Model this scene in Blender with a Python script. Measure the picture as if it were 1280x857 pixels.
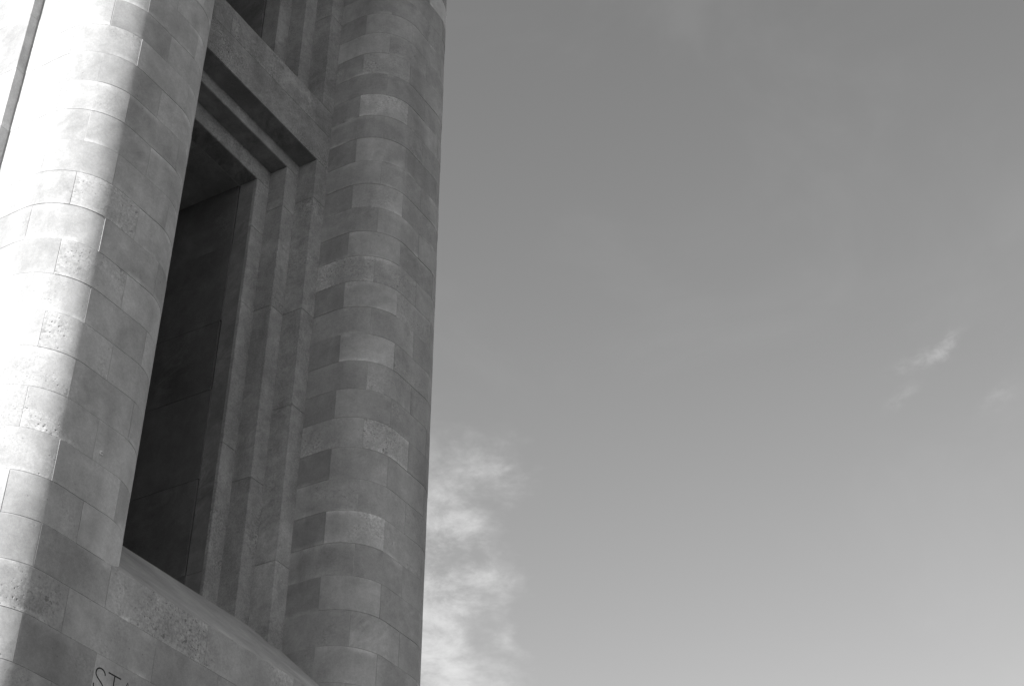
import bpy, math, random
from mathutils import Matrix, Vector
random.seed(7)
S = bpy.context.scene
for o in list(bpy.data.objects):
    bpy.data.objects.remove(o)
COL = S.collection
SC = 10.0                      # metres per plan unit
EYE = 1.6                      # eye height above the pavement

# ------------------------------------------------------------------ camera
cam = bpy.data.cameras.new("camera")
cam.sensor_width = 36.0
cam.lens = 1952.375 / 1280 * 36.0
cam.clip_start, cam.clip_end = 0.1, 5000
co = bpy.data.objects.new("camera", cam)
R = Matrix(((0.496977, -0.51667, -0.697185), (-0.867763, -0.294869, -0.400049), (0.001115, 0.803806, -0.59489)))
co.matrix_world = Matrix.Translation((0, 0, EYE)) @ R.to_4x4()
COL.objects.link(co)
S.camera = co

# ------------------------------------------------------------------ exposure, sun, sky
S.view_settings.view_transform = 'Standard'
S.view_settings.look = 'None'
S.view_settings.gamma = 1.0
S.view_settings.use_curve_mapping = False
S.view_settings.exposure = 1.55

SUN_EL = math.radians(25)
A = math.radians(10.3)         # sun stands a little behind the plane of the front
sx, sy = -math.cos(A), math.sin(A)
sun_dir = Vector((sx * math.cos(SUN_EL), sy * math.cos(SUN_EL), math.sin(SUN_EL)))
sl = bpy.data.lights.new("sun", 'SUN')
sl.energy = 5.0
sl.angle = math.radians(0.53)
sl.color = (1.0, 0.998, 0.995)
so = bpy.data.objects.new("sun", sl)
so.rotation_euler = sun_dir.to_track_quat('Z', 'Y').to_euler()
COL.objects.link(so)

W = bpy.data.worlds.new("World")
S.world = W
W.use_nodes = True


class NT:
    """small helper for writing node trees"""
    def __init__(s, tree):
        s.t = tree
        tree.nodes.clear()

    def node(s, typ, **kw):
        nd = s.t.nodes.new(typ)
        for k, v in kw.items():
            setattr(nd, k, v)
        return nd

    def put(s, sock, v):
        if isinstance(v, bpy.types.NodeSocket):
            s.t.links.new(v, sock)
        else:
            sock.default_value = v

    def m(s, op, a, b=None, c=None, clamp=False):
        nd = s.node('ShaderNodeMath', operation=op, use_clamp=clamp)
        s.put(nd.inputs[0], a)
        if b is not None: s.put(nd.inputs[1], b)
        if c is not None: s.put(nd.inputs[2], c)
        return nd.outputs[0]

    def vm(s, op, a, b=None):
        nd = s.node('ShaderNodeVectorMath', operation=op)
        s.put(nd.inputs[0], a)
        if b is not None:
            if op == 'SCALE': s.put(nd.inputs['Scale'], b)
            else: s.put(nd.inputs[1], b)
        return nd.outputs['Value'] if op in ('DOT_PRODUCT', 'LENGTH') else nd.outputs[0]

    def ss(s, v, lo, hi, a=0.0, b=1.0):
        nd = s.node('ShaderNodeMapRange', interpolation_type='SMOOTHSTEP')
        s.put(nd.inputs[0], v)
        for i, q in zip((1, 2, 3, 4), (lo, hi, a, b)): s.put(nd.inputs[i], q)
        return nd.outputs[0]

    def noise(s, vec, scale, detail=3.0, rough=0.55, dist=0.0):
        nd = s.node('ShaderNodeTexNoise')
        s.put(nd.inputs['Vector'], vec)
        for k, v in (('Scale', scale), ('Detail', detail), ('Roughness', rough), ('Distortion', dist)):
            s.put(nd.inputs[k], v)
        return nd.outputs[0]


def build_world():
    n = NT(W.node_tree)
    sky = n.node('ShaderNodeTexSky', sky_type='NISHITA', sun_disc=False)
    sky.sun_elevation = SUN_EL
    sky.sun_rotation = math.atan2(sx, sy)
    sky.air_density, sky.dust_density, sky.ozone_density = 1.0, 0.8, 1.0
    sep = n.node('ShaderNodeSeparateColor')
    n.t.links.new(sky.outputs[0], sep.inputs[0])
    # black and white film behind a yellow-orange filter
    bw = n.m('ADD', n.m('MULTIPLY', sep.outputs[0], 0.50), n.m('ADD', n.m('MULTIPLY', sep.outputs[1], 0.40), n.m('MULTIPLY', sep.outputs[2], 0.10)))
    d = n.node('ShaderNodeTexCoord').outputs['Generated']
    sx_ = n.node('ShaderNodeSeparateXYZ')
    n.t.links.new(d, sx_.inputs[0])
    X, Y, Z = sx_.outputs
    deg = 180 / math.pi
    az = n.m('MULTIPLY', n.m('ARCTAN2', X, Y), deg)
    el = n.m('MULTIPLY', n.m('ARCSINE', Z), deg)
    # cloud bank: lies low, ends softly
    cv = n.node('ShaderNodeCombineXYZ')
    n.put(cv.inputs[0], n.m('MULTIPLY', az, 0.55)); n.put(cv.inputs[1], el); n.put(cv.inputs[2], n.m('MULTIPLY', az, 0.1))
    c = cv.outputs[0]
    rot = n.node('ShaderNodeVectorRotate', rotation_type='Z_AXIS')
    n.put(rot.inputs[0], c); rot.inputs['Angle'].default_value = math.radians(-14)
    c2 = rot.outputs[0]
    f1 = n.noise(c2, 0.62, 10, 0.67, 0.22)
    f2 = n.noise(c2, 0.20, 5, 0.6, 0.2)
    warp = n.m('MULTIPLY_ADD', n.noise(c, 0.45, 6, 0.62), 8.0, -4.0)
    edge = n.ss(n.m('ADD', az, warp), 57.6, 60.9, 1.0, 0.0)
    low = n.ss(n.m('ADD', el, n.m('MULTIPLY', warp, 0.8)), 29.5, 35.0, 1.0, 0.0)
    base = n.ss(n.m('ADD', n.m('MULTIPLY', f1, 0.7), n.m('MULTIPLY', f2, 0.45)), 0.43, 0.74)
    bank = n.m('MULTIPLY', n.m('MULTIPLY', edge, low), base)
    bank = n.m('MULTIPLY', bank, 0.80)
    # thin veil that gets denser toward the horizon
    veil = n.m('MULTIPLY', n.ss(n.noise(c2, 0.12, 5, 0.6, 0.6), 0.45, 0.75), 0.045)

    def wisp(a0, e0, tilt, la, le, k):
        da = n.m('MULTIPLY', n.m('SUBTRACT', az, a0), math.cos(math.radians(e0)))
        de = n.m('SUBTRACT', el, e0)
        wv = n.m('MULTIPLY_ADD', n.noise(c, 1.6, 5, 0.62, 0.4), 0.9, -0.45)
        ct, st = math.cos(math.radians(tilt)), math.sin(math.radians(tilt))
        p = n.m('ADD', n.m('MULTIPLY', da, ct), n.m('MULTIPLY', de, st))
        q = n.m('ADD', n.m('SUBTRACT', n.m('MULTIPLY', de, ct), n.m('MULTIPLY', da, st)), wv)
        p = n.m('DIVIDE', p, la); q = n.m('DIVIDE', q, le)
        r2 = n.m('ADD', n.m('MULTIPLY', p, p), n.m('MULTIPLY', q, q))
        g = n.m('EXPONENT', n.m('MULTIPLY', r2, -1.0))
        return n.m('MULTIPLY', n.m('MULTIPLY', g, n.ss(n.noise(c2, 2.4, 6, 0.65, 0.3), 0.30, 0.62)), k)
    ws = WISPS
    cl = n.m('ADD', bank, veil)
    for w in ws: cl = n.m('ADD', cl, wisp(*w))
    cl = n.m('MINIMUM', cl, 0.9)
    tone = n.m('MULTIPLY', n.m('POWER', n.m('MULTIPLY', bw, SKY_K), SKY_G), 1.0)
    mix = n.node('ShaderNodeMix', data_type='FLOAT')
    n.put(mix.inputs[0], cl); n.put(mix.inputs[2], tone); n.put(mix.inputs[3], CLOUD_L)
    bg = n.node('ShaderNodeBackground')
    n.put(bg.inputs[0], mix.outputs[0]); bg.inputs[1].default_value = 0.070
    out = n.node('ShaderNodeOutputWorld')
    n.t.links.new(bg.outputs[0], out.inputs[0])


SKY_K, SKY_G, CLOUD_L = 1.02, 1.14, 4.2
WISPS = [(79.11, 34.85, 34, 0.66, 0.18, 0.21), (78.02, 34.56, 16, 0.85, 0.24, 0.14), (77.03, 33.38, 28, 0.6, 0.2, 0.12), (80.93, 32.80, 24, 0.6, 0.3, 0.10)]
build_world()


# ------------------------------------------------------------------ materials
def stone_material(name, base=0.33, vein=1.0, rough=0.85, gr=1.0, bed=1.0):
    """ashlar limestone.  The object's own colour carries: R value of this block, G how pitted it is, B how veined."""
    m = bpy.data.materials.new(name)
    m.use_nodes = True
    n = NT(m.node_tree)
    oi = n.node('ShaderNodeObjectInfo')
    oc = n.node('ShaderNodeSeparateColor'); n.t.links.new(oi.outputs['Color'], oc.inputs[0])
    val, pit, vn = oc.outputs
    geo = n.node('ShaderNodeNewGeometry').outputs['Position']
    cmb = n.node('ShaderNodeCombineXYZ')
    for i, k in enumerate((91.0, 57.0, 33.0)): n.put(cmb.inputs[i], n.m('MULTIPLY', oi.outputs['Random'], k))
    P = n.vm('ADD', geo, cmb.outputs[0])
    big = n.noise(P, 1.15, 5, 0.6, 0.9)
    mid = n.noise(P, 6.0, 5, 0.6, 0.4)
    grain = n.noise(P, 34.0, 4, 0.65)
    fine = n.noise(P, 120.0, 2, 0.6)
    # veins run across the bed at a slant
    rot = n.node('ShaderNodeVectorRotate', rotation_type='EULER_XYZ')
    n.put(rot.inputs[0], P); rot.inputs['Rotation'].default_value = (0.5, 0.6, 0.3)
    mp = n.vm('MULTIPLY', rot.outputs[0], (1.0, 1.4, 3.6))
    veins = n.noise(mp, 1.9, 7, 0.68, 1.1)
    vmask = n.ss(n.noise(P, 0.9, 3, 0.5), 0.38, 0.66)
    # pits and shell hollows
    vor = n.node('ShaderNodeTexVoronoi')
    n.put(vor.inputs['Vector'], n.vm('ADD', P, n.vm('SCALE', n.node('ShaderNodeTexNoise').outputs[1], 0.02)))
    vor.inputs['Scale'].default_value = 24.0
    patch = n.ss(n.m('ADD', n.noise(P, 1.25, 5, 0.62, 0.5), n.m('MULTIPLY', pit, 0.22)), 0.58, 0.88)
    rad = n.m('MINIMUM', n.m('MULTIPLY_ADD', n.noise(P, 9.0, 3, 0.6), 0.95, -0.24), 0.40)
    pits = n.m('MULTIPLY', n.ss(vor.outputs['Distance'], 0.08, rad, 1.0, 0.0), patch)
    vor2 = n.node('ShaderNodeTexVoronoi'); n.put(vor2.inputs['Vector'], P); vor2.inputs['Scale'].default_value = 6.5
    spot = n.ss(vor2.outputs['Distance'], 0.03, 0.075, 1.0, 0.0)
    # rain-washed streaks across the masonry, and lime bloom along the bed joints
    st = n.noise(n.vm('MULTIPLY', geo, (1.3, 1.3, 0.28)), 1.1, 5, 0.6, 0.3)
    uv = n.node('ShaderNodeUVMap', uv_map='face')
    us = n.node('ShaderNodeSeparateXYZ'); n.t.links.new(uv.outputs[0], us.inputs[0])
    top = n.ss(us.outputs[1], 0.78, 1.0)
    bot = n.ss(us.outputs[1], 0.0, 0.16, 1.0, 0.0)
    bloomn = n.ss(n.noise(P, 1.3, 5, 0.62, 0.4), 0.50, 0.66)
    bloom = n.m('MULTIPLY', n.m('ADD', n.m('MULTIPLY', top, 0.8), bot), bloomn)

    def dev(v, amt):            # 1 + amt*(v-0.5)*2
        return n.m('MULTIPLY_ADD', n.m('SUBTRACT', v, 0.5), 2 * amt, 1.0)
    k = n.m('MULTIPLY', val, base)
    k = n.m('MULTIPLY', k, dev(big, 0.40))
    k = n.m('MULTIPLY', k, dev(mid, 0.22 * gr ** 0.7))
    ga = n.m('MULTIPLY_ADD', patch, 0.70, 0.20)
    k = n.m('MULTIPLY', k, n.m('MULTIPLY_ADD', n.m('SUBTRACT', grain, 0.5), n.m('MULTIPLY', ga, 2.0 * gr), 1.0))
    k = n.m('MULTIPLY', k, dev(fine, 0.24 * gr))
    k = n.m('MULTIPLY', k, n.m('MULTIPLY_ADD', n.m('SUBTRACT', veins, 0.5), n.m('MULTIPLY', n.m('MULTIPLY', vn, vmask), 1.9 * vein), 1.0))
    k = n.m('MULTIPLY', k, dev(st, 0.46))
    k = n.m('MULTIPLY', k, n.m('MULTIPLY_ADD', patch, 0.10, 1.0))
    k = n.m('MULTIPLY', k, n.m('MULTIPLY_ADD', bloom, 0.42 * bed, 1.0))
    k = n.m('MULTIPLY', k, n.m('MULTIPLY_ADD', pits, -0.5, 1.0))
    k = n.m('MULTIPLY', k, n.m('MULTIPLY_ADD', spot, -0.30, 1.0))
    k = n.m('MINIMUM', n.m('MAXIMUM', k, 0.02), 0.75)
    bs = n.node('ShaderNodeBsdfPrincipled')
    n.put(bs.inputs['Base Color'], k)
    bs.inputs['Roughness'].default_value = rough
    bs.inputs['Specular IOR Level'].default_value = 0.25
    bs.inputs['Diffuse Roughness'].default_value = 1.0
    hgt = n.m('ADD', n.m('MULTIPLY', grain, n.m('MULTIPLY_ADD', patch, 0.5, 0.15)), n.m('ADD', n.m('MULTIPLY', mid, 0.9), n.m('MULTIPLY', pits, -2.0)))
    bp = n.node('ShaderNodeBump'); bp.inputs['Strength'].default_value = 0.55; bp.inputs['Distance'].default_value = 0.006
    n.put(bp.inputs['Height'], hgt)
    n.put(bs.inputs['Normal'], bp.outputs[0])
    out = n.node('ShaderNodeOutputMaterial')
    n.t.links.new(bs.outputs[0], out.inputs[0])
    return m


def flat_material(name, base, amt=0.25, scale=3.0, rough=0.9):
    m = bpy.data.materials.new(name)
    m.use_nodes = True
    n = NT(m.node_tree)
    P = n.node('ShaderNodeNewGeometry').outputs['Position']
    k = n.m('MULTIPLY_ADD', n.m('SUBTRACT', n.noise(P, scale, 5, 0.6, 0.3), 0.5), 2 * amt * base, base)
    k = n.m('MULTIPLY', k, n.m('MULTIPLY_ADD', n.m('SUBTRACT', n.noise(P, scale * 14, 3, 0.6), 0.5), 0.5, 1.0))
    bs = n.node('ShaderNodeBsdfPrincipled')
    n.put(bs.inputs['Base Color'], k)
    bs.inputs['Roughness'].default_value = rough
    bs.inputs['Specular IOR Level'].default_value = 0.2
    out = n.node('ShaderNodeOutputMaterial')
    n.t.links.new(bs.outputs[0], out.inputs[0])
    return m


M_ASH = stone_material("ashlar_stone", 0.445, vein=0.7)
M_JAMB = stone_material("rough_jamb_stone", 0.335, vein=0.9, gr=1.9, bed=0.4)
M_SILL = stone_material("smooth_sill_stone", 0.33, vein=0.5, gr=0.5, bed=0.0)
M_INNER = stone_material("soot_and_shade_inner_stone", 0.19, vein=1.2, gr=1.0, bed=0.6)  # dark base: soot plus the shade of the recess, put into the colour
M_MORTAR = flat_material("mortar", 0.34)
M_LETTER = flat_material("letter_paint", 0.015, 0.2, 8.0, 0.6)
M_PLATE = flat_material("pale_metal", 0.6, 0.15, 8.0, 0.5)
M_PAVE = flat_material("paving_stone", 0.05, 0.2, 1.5)
M_GROUND = flat_material("ground_turf", 0.04, 0.3, 0.4)


# ------------------------------------------------------------------ object helpers
def link(o, parent=None):
    COL.objects.link(o)
    if parent is not None:
        o.parent = parent
        o.matrix_parent_inverse = parent.matrix_world.inverted()
    return o


def mesh_obj(name, verts, faces, mat, parent=None, uvs=None, smooth=None, tint=(1, 0, .3)):
    me = bpy.data.meshes.new(name)
    me.from_pydata(verts, [], faces)
    me.materials.append(mat)
    if uvs is None: uvs = [(0.5, 0.5)] * len(verts)
    lay = me.uv_layers.new(name='face')
    for lp in me.loops: lay.data[lp.index].uv = uvs[lp.vertex_index]
    if smooth:
        for p in me.polygons: p.use_smooth = True
        me.set_sharp_from_angle(angle=math.radians(smooth))
    o = bpy.data.objects.new(name, me)
    o.color = (tint[0], tint[1], tint[2], 1)
    return link(o, parent)


def empty(name, loc, parent=None):
    o = bpy.data.objects.new(name, None)
    o.location = loc
    o.empty_display_size = 0.5
    link(o, parent)
    bpy.context.view_layer.update()
    return o


def box_geo(x0, x1, y0, y1, z0, z1, ch=0.004):
    """box whose -Y face and x-sides have small arrises"""
    vs, fs = [], []
    xs = [x0, x0 + ch, x1 - ch, x1]
    ys = [y0 + ch, y0, y0, y0 + ch]
    ring = list(zip(xs, ys)) + [(x1, y1), (x0, y1)]
    cx, cy = (x0 + x1) / 2, (y0 + y1) / 2
    for z, ins in ((z0, ch), (z0 + ch, 0), (z1 - ch, 0), (z1, ch)):
        for (x, y) in ring:
            vs.append((x + (ins if x < cx else -ins) * (1 if ins else 0), y + (ins if y < cy else 0), z))
    N = 6
    for r in range(3):
        for i in range(N):
            j = (i + 1) % N
            fs.append((r * N + i, r * N + j, (r + 1) * N + j, (r + 1) * N + i))
    fs.append(tuple(reversed(range(N)))); fs.append(tuple(range(3 * N, 4 * N)))
    return vs, fs


def box(name, x0, x1, y0, y1, z0, z1, mat, parent, tint=(1, 0, .3), ch=0.004):
    vs, fs = box_geo(x0, x1, y0, y1, z0, z1, ch)
    uvs = [((v[0] - x0) / (x1 - x0), (v[2] - z0) / (z1 - z0)) for v in vs]
    return mesh_obj(name, vs, fs, mat, parent, uvs, None, tint)


def rnd_tint(lo=0.86, hi=1.12, pit=0.25, vein=0.5):
    v = random.gauss((lo + hi) / 2, (hi - lo) / 3)
    g = random.random() ** 2
    return (max(lo - .06, min(hi + .06, v)), g * 2.2 * pit, random.random() * vein)


# ------------------------------------------------------------------ course levels (plan units above the eye)
LZ = {-6: 1.6948, -5: 1.6486, -4: 1.6013, -3: 1.5550, -2: 1.5090, -1: 1.4630, 0: 1.4174, 1: 1.3715, 2: 1.3260,
      3: 1.2800, 4: 1.2341, 5: 1.1880, 6: 1.1425, 7: 1.0956, 8: 1.0487, 9: 1.0015, 10: 0.9553, 11: 0.9099,
      12: 0.8632, 13: 0.8159, 14: 0.7690, 15: 0.7230, 16: 0.6777, 17: 0.6319, 18: 0.5843}
for k in range(-7, -30, -1): LZ[k] = LZ[k + 1] + 0.0458
for k in range(19, 34): LZ[k] = LZ[k - 1] - 0.0462


def Z(k): return LZ[k] * SC + EYE


# plan numbers (units; x to the right along the front, y = depth)
U0, U2, PW, PR = 0.8207, 1.3665, 0.1958, 0.0673
U1, U3 = U0 + PW, U2 + PW
NF = 1.0                                   # depth of the front plane
N1, N2, N3, N4 = 1.1042, 1.1368, 1.1669, 1.198
X1, X2, X3 = 1.3388, 1.3119, 1.2842         # right-hand frame edges
UC = (U1 + U2) / 2
STRIP_N, STRIP_U = 1.1232, 0.8079


# ------------------------------------------------------------------ pier plan path
class PierPath:
    """left flank -> rounded corner -> front -> rounded corner -> right flank, by arc length in plan units"""
    def __init__(s, ua, ub, nl, nr):
        s.ua, s.ub, s.nl, s.nr = ua, ub, nl, nr
        s.l0 = nl - (NF + PR)
        s.arc = PR * math.pi / 2
        s.fr = (ub - ua) - 2 * PR
        s.b = [0, s.l0, s.l0 + s.arc, s.l0 + s.arc + s.fr, s.l0 + 2 * s.arc + s.fr]
        s.L = s.b[4] + (nr - (NF + PR))

    def at(s, t):
        b = s.b
        if t <= b[1]: return (s.ua, s.nl - t), (-1, 0)
        if t <= b[2]:
            a = (t - b[1]) / PR
            nx, ny = -math.cos(a), -math.sin(a)
            return (s.ua + PR + PR * nx, NF + PR + PR * ny), (nx, ny)
        if t <= b[3]: return (s.ua + PR + t - b[2], NF), (0, -1)
        if t <= b[4]:
            a = (t - b[3]) / PR
            nx, ny = math.sin(a), -math.cos(a)
            return (s.ub - PR + PR * nx, NF + PR + PR * ny), (nx, ny)
        return (s.ub, NF + PR + (t - b[4])), (1, 0)

    def samples(s, t0, t1, step=math.radians(5)):
        ts = [t0]
        for i in (1, 3):
            k = max(2, int(math.ceil((s.b[i + 1] - s.b[i]) / (PR * step))))
            for j in range(k + 1):
                t = s.b[i] + (s.b[i + 1] - s.b[i]) * j / k
                if t0 + 0.0012 < t < t1 - 0.0012: ts.append(t)
        ts.append(t1)
        return ts


GAP = 0.0045                                 # half... full joint width in metres
CH = 0.0022                                  # worn arris


def block_on_path(path, t0, t1, z0, z1, parent, mat, tint, proud=0.0, thick=0.16, name='stone_block', gap=None):
    g = (GAP if gap is None else gap) / 2
    t0 += g / SC; t1 -= g / SC
    z0 += g; z1 -= g
    c = CH / SC
    ts = [t0] + path.samples(t0 + c, t1 - c) + [t1]
    vs, uvs = [], []
    n = len(ts)

    def pt(t, off):
        (x, y), (nx, ny) = path.at(t)
        return (x * SC + nx * off, y * SC + ny * off)
    rows = [(z0, -thick), (z0, proud - CH), (z0 + CH, proud), (z1 - CH, proud), (z1, proud - CH), (z1, -thick)]
    for z, off in rows:
        for i, t in enumerate(ts):
            o = off if off < -.1 else (min(off, proud - CH) if i in (0, n - 1) else off)
            x, y = pt(t, o)
            vs.append((x, y, z)); uvs.append(((t - t0) / (t1 - t0), (z - z0) / (z1 - z0)))
    fs = []
    for r in range(5):
        for i in range(n - 1):
            fs.append((r * n + i, r * n + i + 1, (r + 1) * n + i + 1, (r + 1) * n + i))
    for i in range(n - 1): fs.append((5 * n + i, 5 * n + i + 1, i + 1, i))
    fs.append(tuple(r * n for r in range(6))); fs.append(tuple(r * n + n - 1 for r in reversed(range(6))))
    return mesh_obj(name, vs, fs, mat, parent, uvs, 30, tint)


def core_on_path(path, z0, z1, off, parent, name='mortar_core', deep=None):
    ts = path.samples(0, path.L)
    pts = []
    for t in ts:
        (x, y), (nx, ny) = path.at(t)
        pts.append((x * SC + nx * off, y * SC + ny * off))
    n = len(pts)
    vs = [(x, y, z) for z in (z0, z1) for x, y in pts]
    fs = [(i, i + 1, n + i + 1, n + i) for i in range(n - 1)] + [(n - 1, 0, n, 2 * n - 1)]
    fs += [tuple(reversed(range(n))), tuple(range(n, 2 * n))]
    return mesh_obj(name, vs, fs, M_MORTAR, parent, None, 30)


# ------------------------------------------------------------------ ground
def sheet(name, x0, x1, y0, y1, z, mat):
    o = mesh_obj(name, [(x0, y0, z), (x1, y0, z), (x1, y1, z), (x0, y1, z)], [(0, 1, 2, 3)], mat)
    o['kind'] = 'structure'
    return o


sheet('ground', -2500, 2500, -2500, 2500, 0.0, M_GROUND)
sheet('pavement', -30, 45, -25, 45, 0.006, M_PAVE)

# ------------------------------------------------------------------ the tower
tower = empty('monument_tower', (UC * SC, N3 * SC, 0))
tower['label'] = "tall stone memorial tower with rounded piers and deep stepped window recesses"
tower['category'] = "tower"

TOP_L, LOW_L = -16, 19            # courses built stone by stone
Z_TOP = 26.5

QA = math.radians(11) * PR         # joint sits a little way round the corner


def row_joints(p, k):
    b = p.b
    if k % 2:      # corner stone centred on the round
        return [0, b[1] + QA, b[2] - QA, b[3] + QA, b[4] - QA, p.L]
    return [0, (b[1] + b[2]) / 2, (b[2] + b[3]) / 2, (b[3] + b[4]) / 2, p.L]


TINT = {
    # near pier: (row, index) -> value, pits, veins
    ('near', 0, 1): (.76, 0, .1), ('near', 1, 1): (.98, .5, .1), ('near', 2, 1): (.93, .1, .4), ('near', 3, 1): (.96, .9, .2),
    ('near', 4, 1): (.92, .1, .5), ('near', 5, 2): (.94, .1, .3), ('near', 6, 1): (.93, 1.1, .2), ('near', 7, 2): (.88, .05, .4),
    ('near', 8, 1): (.97, 1.05, .2), ('near', 9, 1): (.98, .9, .2), ('near', 10, 1): (.96, 1.0, .2), ('near', 11, 1): (.98, 1.0, .2),
    ('near', 10, 2): (1.02, .5, .2), ('near', 8, 2): (1.05, .1, .5), ('near', 9, 2): (.95, .1, .3), ('near', 12, 1): (.95, .6, .2),
    ('near', 13, 1): (.97, 1.0, .1), ('near', 14, 1): (.93, .3, .3), ('near', 6, 2): (1.02, .4, .3), ('near', 2, 2): (1.03, .1, .4),
    # far pier
    ('far', -14, 2): (1.58, .1, .3), ('far', -10, 0): (1.22, .1, .2), ('far', -7, 1): (1.14, .95, .2), ('far', -9, 1): (.98, .8, .2),
    ('far', -7, 0): (.88, .2, .3), ('far', -5, 0): (.84, 0, .3), ('far', -5, 1): (1.02, .1, .2), ('far', -4, 0): (.96, .1, .2),
    ('far', -3, 0): (.86, 0, .2), ('far', -3, 1): (1.06, .1, .2), ('far', -2, 0): (.92, .1, .5), ('far', -2, 1): (1.04, 0, .1),
    ('far', -1, 0): (.84, 0, .2), ('far', -1, 1): (1.06, .2, .2), ('far', 0, 0): (1.06, 1.1, .1), ('far', 0, 1): (1.02, .9, .3),
    ('far', 1, 0): (.86, 0, .2), ('far', 1, 1): (1.16, .55, .1), ('far', 1, 2): (.95, .7, .2), ('far', 2, 0): (1.0, .1, .2), ('far', 2, 1): (1.06, .2, .2),
    ('far', 3, 0): (.84, .1, .1), ('far', 3, 1): (1.14, .5, .3), ('far', 4, 0): (.98, .2, .2), ('far', 4, 1): (1.04, .75, .2),
    ('far', 5, 0): (.84, 0, .1), ('far', 5, 1): (.96, .1, .1), ('far', 5, 2): (1.02, .1, .1), ('far', 6, 0): (1.08, .95, .3), ('far', 6, 1): (1.2, 1.3, .1),
    ('far', 7, 0): (.74, 0, .1), ('far', 7, 1): (.93, .2, .2), ('far', 7, 2): (1.02, .2, .1), ('far', 8, 0): (1.0, .2, .2), ('far', 8, 1): (.98, .85, .3),
    ('far', 9, 0): (.8, 0, .1), ('far', 9, 1): (1.16, .75, .2), ('far', 10, 0): (.92, .1, .6), ('far', 10, 1): (.86, .1, .8), ('far', 10, 2): (.9, .1, .5),
    ('far', 11, 0): (.82, 0, .2), ('far', 11, 1): (.98, .1, .2), ('far', 12, 0): (.9, .1, .4), ('far', 12, 1): (1.0, .1, .9),
    ('far', 13, 0): (.88, .1, .3), ('far', 13, 1): (.98, .1, .4),
}


def build_pier(tag, label, ua, ub, nl, nr, low):
    e = empty('pier', ((ua + ub) / 2 * SC, (NF + .1) * SC, 0), tower)
    e['label'] = label
    p = PierPath(ua, ub, nl, nr)
    core_on_path(p, 0.0, Z_TOP, -0.004, e)
    rng = random.Random(11 if tag == 'near' else 5)
    for k in range(TOP_L, low):
        js = row_joints(p, k)
        for i in range(len(js) - 1):
            t = TINT.get((tag, k, i), None) or (rnd_tint() if tag == 'near' else rnd_tint(.84, 1.0))
            t = (1 + (t[0] - 1) * (.8 if t[0] < 1.5 else 1), t[1], t[2])
            if tag == 'near': t = (t[0], t[1] * .72, t[2])
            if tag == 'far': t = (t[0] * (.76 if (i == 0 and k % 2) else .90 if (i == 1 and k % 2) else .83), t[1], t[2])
            gp = rng.choice((0.002, 0.003, 0.0035, 0.005, 0.007))
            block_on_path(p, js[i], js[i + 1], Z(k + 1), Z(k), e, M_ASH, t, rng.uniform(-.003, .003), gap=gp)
    return e, p


near, pn = build_pier('near', "broad rounded pier split between sunlit and shaded stone", U0, U1, STRIP_N + .004, N1 + .02, 15)
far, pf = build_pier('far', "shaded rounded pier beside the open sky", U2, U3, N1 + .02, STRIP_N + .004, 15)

# small square fixing plate with a dark bolt head on the near pier
fx, fz = 0.9286 * SC, 0.8288 * SC + EYE
box('fixing_plate', fx - .021, fx + .021, NF * SC - .011, NF * SC + .01, fz - .024, fz + .024, M_PLATE, near, (1, 0, 0), .004)
box('bolt_head', fx - .008, fx + .008, NF * SC - .018, NF * SC - .008, fz - .009, fz + .009, M_MORTAR, near, (1, 0, 0), .002)

# masonry of the same courses above the stones one can tell apart
for par, p in ((near, pn), (far, pf)):
    core_on_path(p, Z(TOP_L) + .004, Z_TOP + .004, 0.0, par, 'upper_masonry')

# ------------------------------------------------------------------ lower wall: piers and spandrel merge into one plane below the sill
wall = empty('spandrel_wall', (UC * SC, NF * SC, 0), tower)


class WallPath(PierPath):
    pass


pw = WallPath(U0, U3, STRIP_N + .004, STRIP_N + .004)
core_on_path(pw, 0.0, Z(15) - .006, -0.005, wall)


def t_front(u): return pw.b[2] + (u - (U0 + PR))


JX = {15: [.8744, .9687, 1.1167, 1.2640, 1.4144, 1.5085], 16: [.9208, 1.0446, 1.1400, 1.2360, 1.3340, 1.4620],
      17: [.8744, .9687, 1.0900, 1.2120, 1.3200, 1.4144, 1.5085], 18: [.9208, 1.0446, 1.1400, 1.2360, 1.3340, 1.4620],
      19: [.8744, .9687, 1.0900, 1.2120, 1.3200, 1.4144, 1.5085]}
WT = {(15, 2): (.92, .15, .3), (15, 3): (1.0, .95, .2), (15, 4): (1.0, .8, .2), (15, 1): (.95, .2, .4), (16, 1): (.96, .95, .2), (16, 2): (1.0, .55, .3), (16, 3): (.92, .2, .2),
      (17, 2): (.80, .0, .1), (17, 3): (1.06, .3, .2), (18, 1): (.95, .5, .2), (18, 2): (1.0, .4, .2)}
rng = random.Random(3)
for k in range(15, LOW_L + 1):
    b = pw.b
    if k % 2:
        js = [0, b[1] + QA] + [t_front(u) for u in JX[k]] + [b[4] - QA, pw.L]
    else:
        js = [0, (b[1] + b[2]) / 2] + [t_front(u) for u in JX[k]] + [(b[3] + b[4]) / 2, pw.L]
    for i in range(len(js) - 1):
        tt = WT.get((k, i), None) or rnd_tint()
        tt = (tt[0] * .83, tt[1] * .85, tt[2])
        block_on_path(pw, js[i], js[i + 1], Z(k + 1), Z(k), wall, M_ASH, tt, rng.uniform(-.001, .0015), gap=rng.choice((.002, .003, .006)))
core_on_path(pw, 0.0, Z(LOW_L + 1) - .004, 0.0, wall, 'lower_masonry')

# ------------------------------------------------------------------ incised letters
LT, LH, SW = 0.6195 * SC + EYE, 0.247, 0.0135


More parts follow.
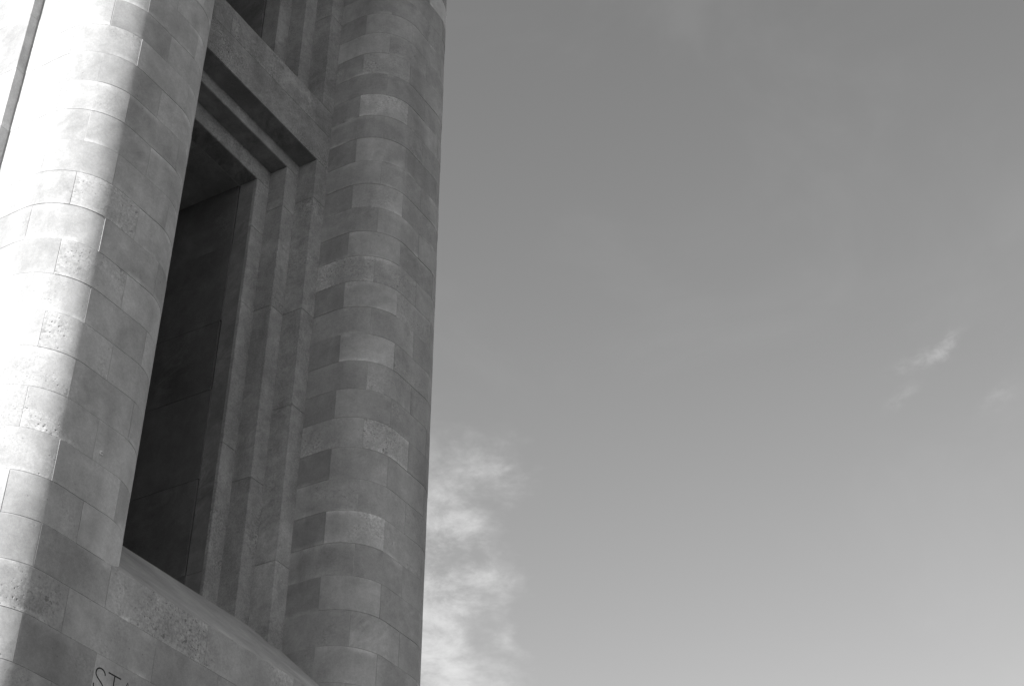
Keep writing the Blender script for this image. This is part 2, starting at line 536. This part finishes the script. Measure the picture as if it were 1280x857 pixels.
def stroke_obj(polys, parent):
    """one letter: painted V-cut strokes as slim bars lying in the stone face"""
    vs, fs = [], []
    for pl in polys:
        n = len(pl)
        b0 = len(vs)
        for i, (x, z) in enumerate(pl):
            xa, za = pl[max(i - 1, 0)]; xb, zb = pl[min(i + 1, n - 1)]
            dx, dz = xb - xa, zb - za
            q = math.hypot(dx, dz) or 1
            px, pz = -dz / q * SW / 2, dx / q * SW / 2
            for sgn, y in ((1, -.0026), (-1, -.0026), (-1, .004), (1, .004)):
                vs.append((x + sgn * px, NF * SC + y, z + sgn * pz))
        for i in range(n - 1):
            a, c = b0 + 4 * i, b0 + 4 * (i + 1)
            for j in range(4):
                jj = (j + 1) % 4
                fs.append((a + j, a + jj, c + jj, c + j))
        fs.append((b0, b0 + 1, b0 + 2, b0 + 3)); e = b0 + 4 * (n - 1); fs.append((e + 3, e + 2, e + 1, e))
    return mesh_obj('letter', vs, fs, M_LETTER, parent)


def bez(pts, k=10):
    out = []
    for s in range(0, len(pts) - 3, 3):
        p = pts[s:s + 4]
        for i in range(k + (s + 4 >= len(pts))):
            t = i / k; u_ = 1 - t
            out.append(tuple(u_**3 * p[0][j] + 3 * u_*u_*t * p[1][j] + 3 * u_*t*t * p[2][j] + t**3 * p[3][j] for j in (0, 1)))
    return out


def letter(polys, x0, w):
    stroke_obj([[(x0 + x * w, LT - LH + z * LH) for x, z in pl] for pl in polys], wall)


letter([bez([(.93, .81), (.90, .93), (.70, 1.0), (.50, 1.0), (.22, 1.0), (.06, .90), (.07, .76), (.08, .56), (.92, .50), (.95, .26), (.97, .10), (.78, .0), (.52, .0), (.22, .0), (.02, .12), (.0, .33)])], 9.705, .142)
letter([[(0, 1), (1, 1)], [(.5, .98), (.5, 0)]], 9.874, .172)
letter([[(0, 0), (.5, 1), (1, 0)], [(.19, .36), (.81, .36)]], 10.045, .192)

# ------------------------------------------------------------------ weathered sloping sill
prof = [(0.0, 0.0)]
for i in range(1, 13):
    t = .165 * i / 12
    q = max(0.0, t - .125)
    prof.append((t, .955 * t - 9.5 * q * q))
prof.append((.30, prof[-1][1] + .01))
sx0, sx1 = (U1 - .062) * SC, (U2 + .062) * SC
vs, fs = [], []
zs = Z(15)
for x in (sx0, sx1):
    for t, h in prof: vs.append((x, (NF + .0004 + t) * SC, zs - .003 + h * SC))
    vs.append((x, (NF + .30) * SC, zs - .3)); vs.append((x, (NF + .0004) * SC, zs - .3))
m_ = len(prof) + 2
for i in range(m_):
    j = (i + 1) % m_
    fs.append((i, j, m_ + j, m_ + i))
fs += [tuple(reversed(range(m_))), tuple(range(m_, 2 * m_))]
mesh_obj('window_sill', vs, fs, M_SILL, tower, None, 35, (.88, .05, .5))

# ------------------------------------------------------------------ stepped frame of the two windows, three orders each side
frame = empty('window_frame', (UC * SC, N1 * SC, 0), tower)


def mir(u): return 2 * UC - u


JOINTS = {1: [17, 10.5, 5.5, 2, -2.5], 2: [17, 14, 8, 2, -2], 3: [17, 12, 7, 2, -1]}
ZL1, ZL2, ZL3 = 1.6068 * SC + EYE, 1.5853 * SC + EYE, 1.5531 * SC + EYE
ZTOPL = 1.7215 * SC + EYE


def zl(k):
    a = math.floor(k)
    return Z(a) if a == k else (Z(a) + Z(a + 1)) / 2


def jamb(order, xin, xout, n0, n1, ztop, joints, zextra=None):
    zz = [zl(k) for k in joints] + [ztop]
    for side in (0, 1):
        for i in range(len(zz) - 1):
            t = rnd_tint(.95, 1.04, .22, .8)
            xa, xb = (xin, xout) if side else (mir(xout), mir(xin))
            gp = random.choice((.0015, .002, .003))
            pr = random.uniform(-.001, .001)
            box('jamb_stone', xa * SC + (pr if side else 0), xb * SC + (0 if side else pr), n0 * SC + pr, n1 * SC, zz[i] + gp / 2, zz[i + 1] - gp / 2, M_JAMB, frame, t, .006)


jamb(1, X1, U2 + .012, N1, N1 + .07, ZL1, JOINTS[1])
jamb(2, X2, X1 + .02, N2, N2 + .07, ZL2, JOINTS[2])
jamb(3, X3, X2 + .02, N3, N3 + .005, ZL3, JOINTS[3])
zz = [zl(k) for k in (17, 11, 4)] + [ZL3 + .02]
for side in (0, 1):
    for i in range(3):
        xa, xb = (X3 + .0002, X3 + .05) if side else (mir(X3 + .05), mir(X3 + .0002))
        box('reveal_stone', xa * SC, xb * SC, (N3 + .0052) * SC, (N4 - .0005) * SC, zz[i] + .001, zz[i + 1] - .001, M_INNER, frame, rnd_tint(1.1, 1.3, .3, .9), .002)  # inward sides of the frame: their shade is deepened by the darker stone colour
UPJ = [-11, -15, -19]
ZU = ZTOPL
zu_top = Z_TOP - .6


def jamb_up(xin, xout, n0, n1, js):
    zz = [ZU + .002] + [zl(k) for k in js] + [zu_top]
    for side in (0, 1):
        for i in range(len(zz) - 1):
            t = rnd_tint(.95, 1.04, .22, .8)
            xa, xb = (xin, xout) if side else (mir(xout), mir(xin))
            box('jamb_stone', xa * SC, xb * SC, n0 * SC, n1 * SC, zz[i] + .002, zz[i + 1] - .002, M_JAMB, frame, t, .006)


jamb_up(X1, U2 + .012, N1, N1 + .07, [-11, -16])
jamb_up(X2, X1 + .02, N2, N2 + .07, [-13, -18])
jamb_up(X3, X2 + .02, N3, N4 - .0008, [-12, -17])

# lintel between the windows: two beds of stone with a partly open joint, then the two stepped soffit beams
lin = empty('lintel', (UC * SC, N1 * SC, ZL1), tower)
xl, xr = mir(U2 + .012) * SC, (U2 + .012) * SC
zmid = ZL1 + .56 * (ZTOPL - ZL1)
xm = 11.2
for (a, b_, z0, z1, tt) in ((xl, xr, ZL1, zmid - .0015, (.90, .7, .5)), (xl, xm, zmid + .0015, ZTOPL, (.88, .7, .5)), (xm + .0015, xr, zmid + .0015, ZTOPL, (.91, .7, .6))):
    box('lintel_stone', a, b_, N1 * SC + .001, (N1 + .09) * SC, z0, z1, M_JAMB, lin, tt, .003)
box('lintel_stone', mir(X1 + .02) * SC, (X1 + .02) * SC, N2 * SC, (N2 + .06) * SC, ZL2, ZL1 + .3, M_JAMB, lin, (.96, .5, .8), .008)
box('lintel_stone', mir(X2 + .02) * SC, (X2 + .02) * SC, N3 * SC, (N4 + .002) * SC, ZL3, ZL1 + .28, M_JAMB, lin, (.94, .5, .8), .008)

# undersides of the lintel beams: soot stains, with shade also put into the colour
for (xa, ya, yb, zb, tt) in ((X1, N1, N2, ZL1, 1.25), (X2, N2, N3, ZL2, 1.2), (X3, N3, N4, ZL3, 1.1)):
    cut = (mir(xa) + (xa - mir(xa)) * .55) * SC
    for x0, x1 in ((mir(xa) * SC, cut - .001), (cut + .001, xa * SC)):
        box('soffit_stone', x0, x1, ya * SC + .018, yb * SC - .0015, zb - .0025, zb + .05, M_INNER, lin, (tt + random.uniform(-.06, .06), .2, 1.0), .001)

# ------------------------------------------------------------------ deep interior of the recess
inner = empty('inner_recess', (UC * SC, N4 * SC, 0), tower)
DEEP = 1.95
XD = X3 - .0012
lv = [17, 14, 11, 8, 5, 2.5, -0.5]
zz = [zl(k) for k in lv] + [ZL3 - .002]
for side in (0, 1):
    for i in range(len(zz) - 1):
        dd = [N4 - .0003, 1.36, 1.60, DEEP] if i % 2 else [N4 + .002, 1.50, 1.76, DEEP]
        for j in range(3):
            xa, xb = (XD, XD + .06) if side else (mir(XD + .06), mir(XD))
            pr = random.uniform(-.004, .004)
            vs, fs = box_geo(xa * SC + (pr if side else 0), xb * SC + (0 if side else pr), dd[j] * SC + .0008, dd[j + 1] * SC - .0008, zz[i] + .0012, zz[i + 1] - .0012, .0012)
            uvs = [(.5, (v[2] - zz[i]) / (zz[i + 1] - zz[i])) for v in vs]
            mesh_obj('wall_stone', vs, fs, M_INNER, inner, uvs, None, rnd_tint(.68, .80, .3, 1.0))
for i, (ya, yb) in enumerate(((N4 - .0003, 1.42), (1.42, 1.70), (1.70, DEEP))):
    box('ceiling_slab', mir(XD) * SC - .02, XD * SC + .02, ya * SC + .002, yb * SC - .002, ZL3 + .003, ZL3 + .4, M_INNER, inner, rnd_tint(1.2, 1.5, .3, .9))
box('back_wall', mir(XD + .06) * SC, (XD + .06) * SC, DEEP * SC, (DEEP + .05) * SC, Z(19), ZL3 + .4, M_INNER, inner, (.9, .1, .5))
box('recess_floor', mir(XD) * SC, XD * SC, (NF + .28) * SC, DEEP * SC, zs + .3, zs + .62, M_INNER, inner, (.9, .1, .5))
# the window above
XDU = X3 - .001
for side in (0, 1):
    xa, xb = (XDU, XDU + .06) if side else (mir(XDU + .06), mir(XDU))
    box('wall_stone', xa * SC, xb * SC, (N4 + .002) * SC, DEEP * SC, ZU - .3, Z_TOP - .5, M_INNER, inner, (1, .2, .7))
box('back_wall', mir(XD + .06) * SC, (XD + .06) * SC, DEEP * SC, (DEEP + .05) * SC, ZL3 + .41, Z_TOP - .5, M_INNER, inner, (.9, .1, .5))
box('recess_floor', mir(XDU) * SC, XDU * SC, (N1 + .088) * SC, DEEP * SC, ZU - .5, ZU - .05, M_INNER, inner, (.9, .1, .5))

# ------------------------------------------------------------------ side walls of the tower behind the piers
side_w = empty('side_wall', (STRIP_U * SC, 1.4 * SC, 0), tower)


class CornerPath:
    """return face beside the pier, then the long side wall, with a crisp corner"""
    def __init__(s, u, n, back, right=False):
        s.u, s.n, s.back, s.right = u, n, back, right
        s.w = .03
        s.L = s.w + (back - n)


def corner_block(u, n, back, ret, z0, z1, mat, parent, tint, sign, name='stone_block'):
    g = .0008
    x0, x1 = (u * SC, ret * SC) if sign < 0 else (ret * SC, u * SC)
    return box(name, x0, x1, n * SC, back * SC, z0 + g, z1 - g, mat, parent, tint, .004)


for sign, u in ((-1, STRIP_U), (1, 2 * UC - STRIP_U)):
    ret = U0 + .03 if sign < 0 else U3 - .03
    box('mortar_core', *( ((u * SC + .006), ret * SC - .01) if sign < 0 else (ret * SC + .01, u * SC - .006)), STRIP_N * SC + .006, 2.6 * SC, 0.0, Z_TOP, M_MORTAR, side_w)
    if sign < 0:
        ks = list(range(-10, 8, 2))
        for a in ks:
            cut = 1.36 if (a // 2) % 2 else 1.48
            corner_block(u, STRIP_N, cut - .0003, ret, Z(a + 2), Z(a), M_ASH, side_w, rnd_tint(), sign)
            x0, x1 = u * SC, ret * SC
            box('stone_block', x0, x1, cut * SC, 1.75 * SC, Z(a + 2) + .0022, Z(a) - .0022, M_ASH, side_w, rnd_tint(), .004)
        z_lo, z_hi = Z(8), Z(-10)
        box('lower_masonry', u * SC, ret * SC, STRIP_N * SC, 1.75 * SC, 0, z_lo - .004, M_ASH, side_w)
        box('upper_masonry', u * SC, ret * SC, STRIP_N * SC, 1.75 * SC, z_hi + .004, Z_TOP - .01, M_ASH, side_w)
        box('rear_masonry', u * SC, ret * SC, 1.7505 * SC, 2.6 * SC, 0, Z_TOP - .01, M_ASH, side_w)
    else:
        box('rear_masonry', ret * SC, u * SC, STRIP_N * SC, 2.6 * SC, 0, Z_TOP - .01, M_ASH, side_w)
box('rear_wall', (STRIP_U + .002) * SC, (2 * UC - STRIP_U - .002) * SC, 2.56 * SC, 2.64 * SC, 0, Z_TOP - .02, M_ASH, tower)
box('coping', (U0 - .03) * SC, (U3 + .03) * SC, (NF - .02) * SC, 2.67 * SC, Z_TOP + .006, Z_TOP + .7, M_ASH, tower)
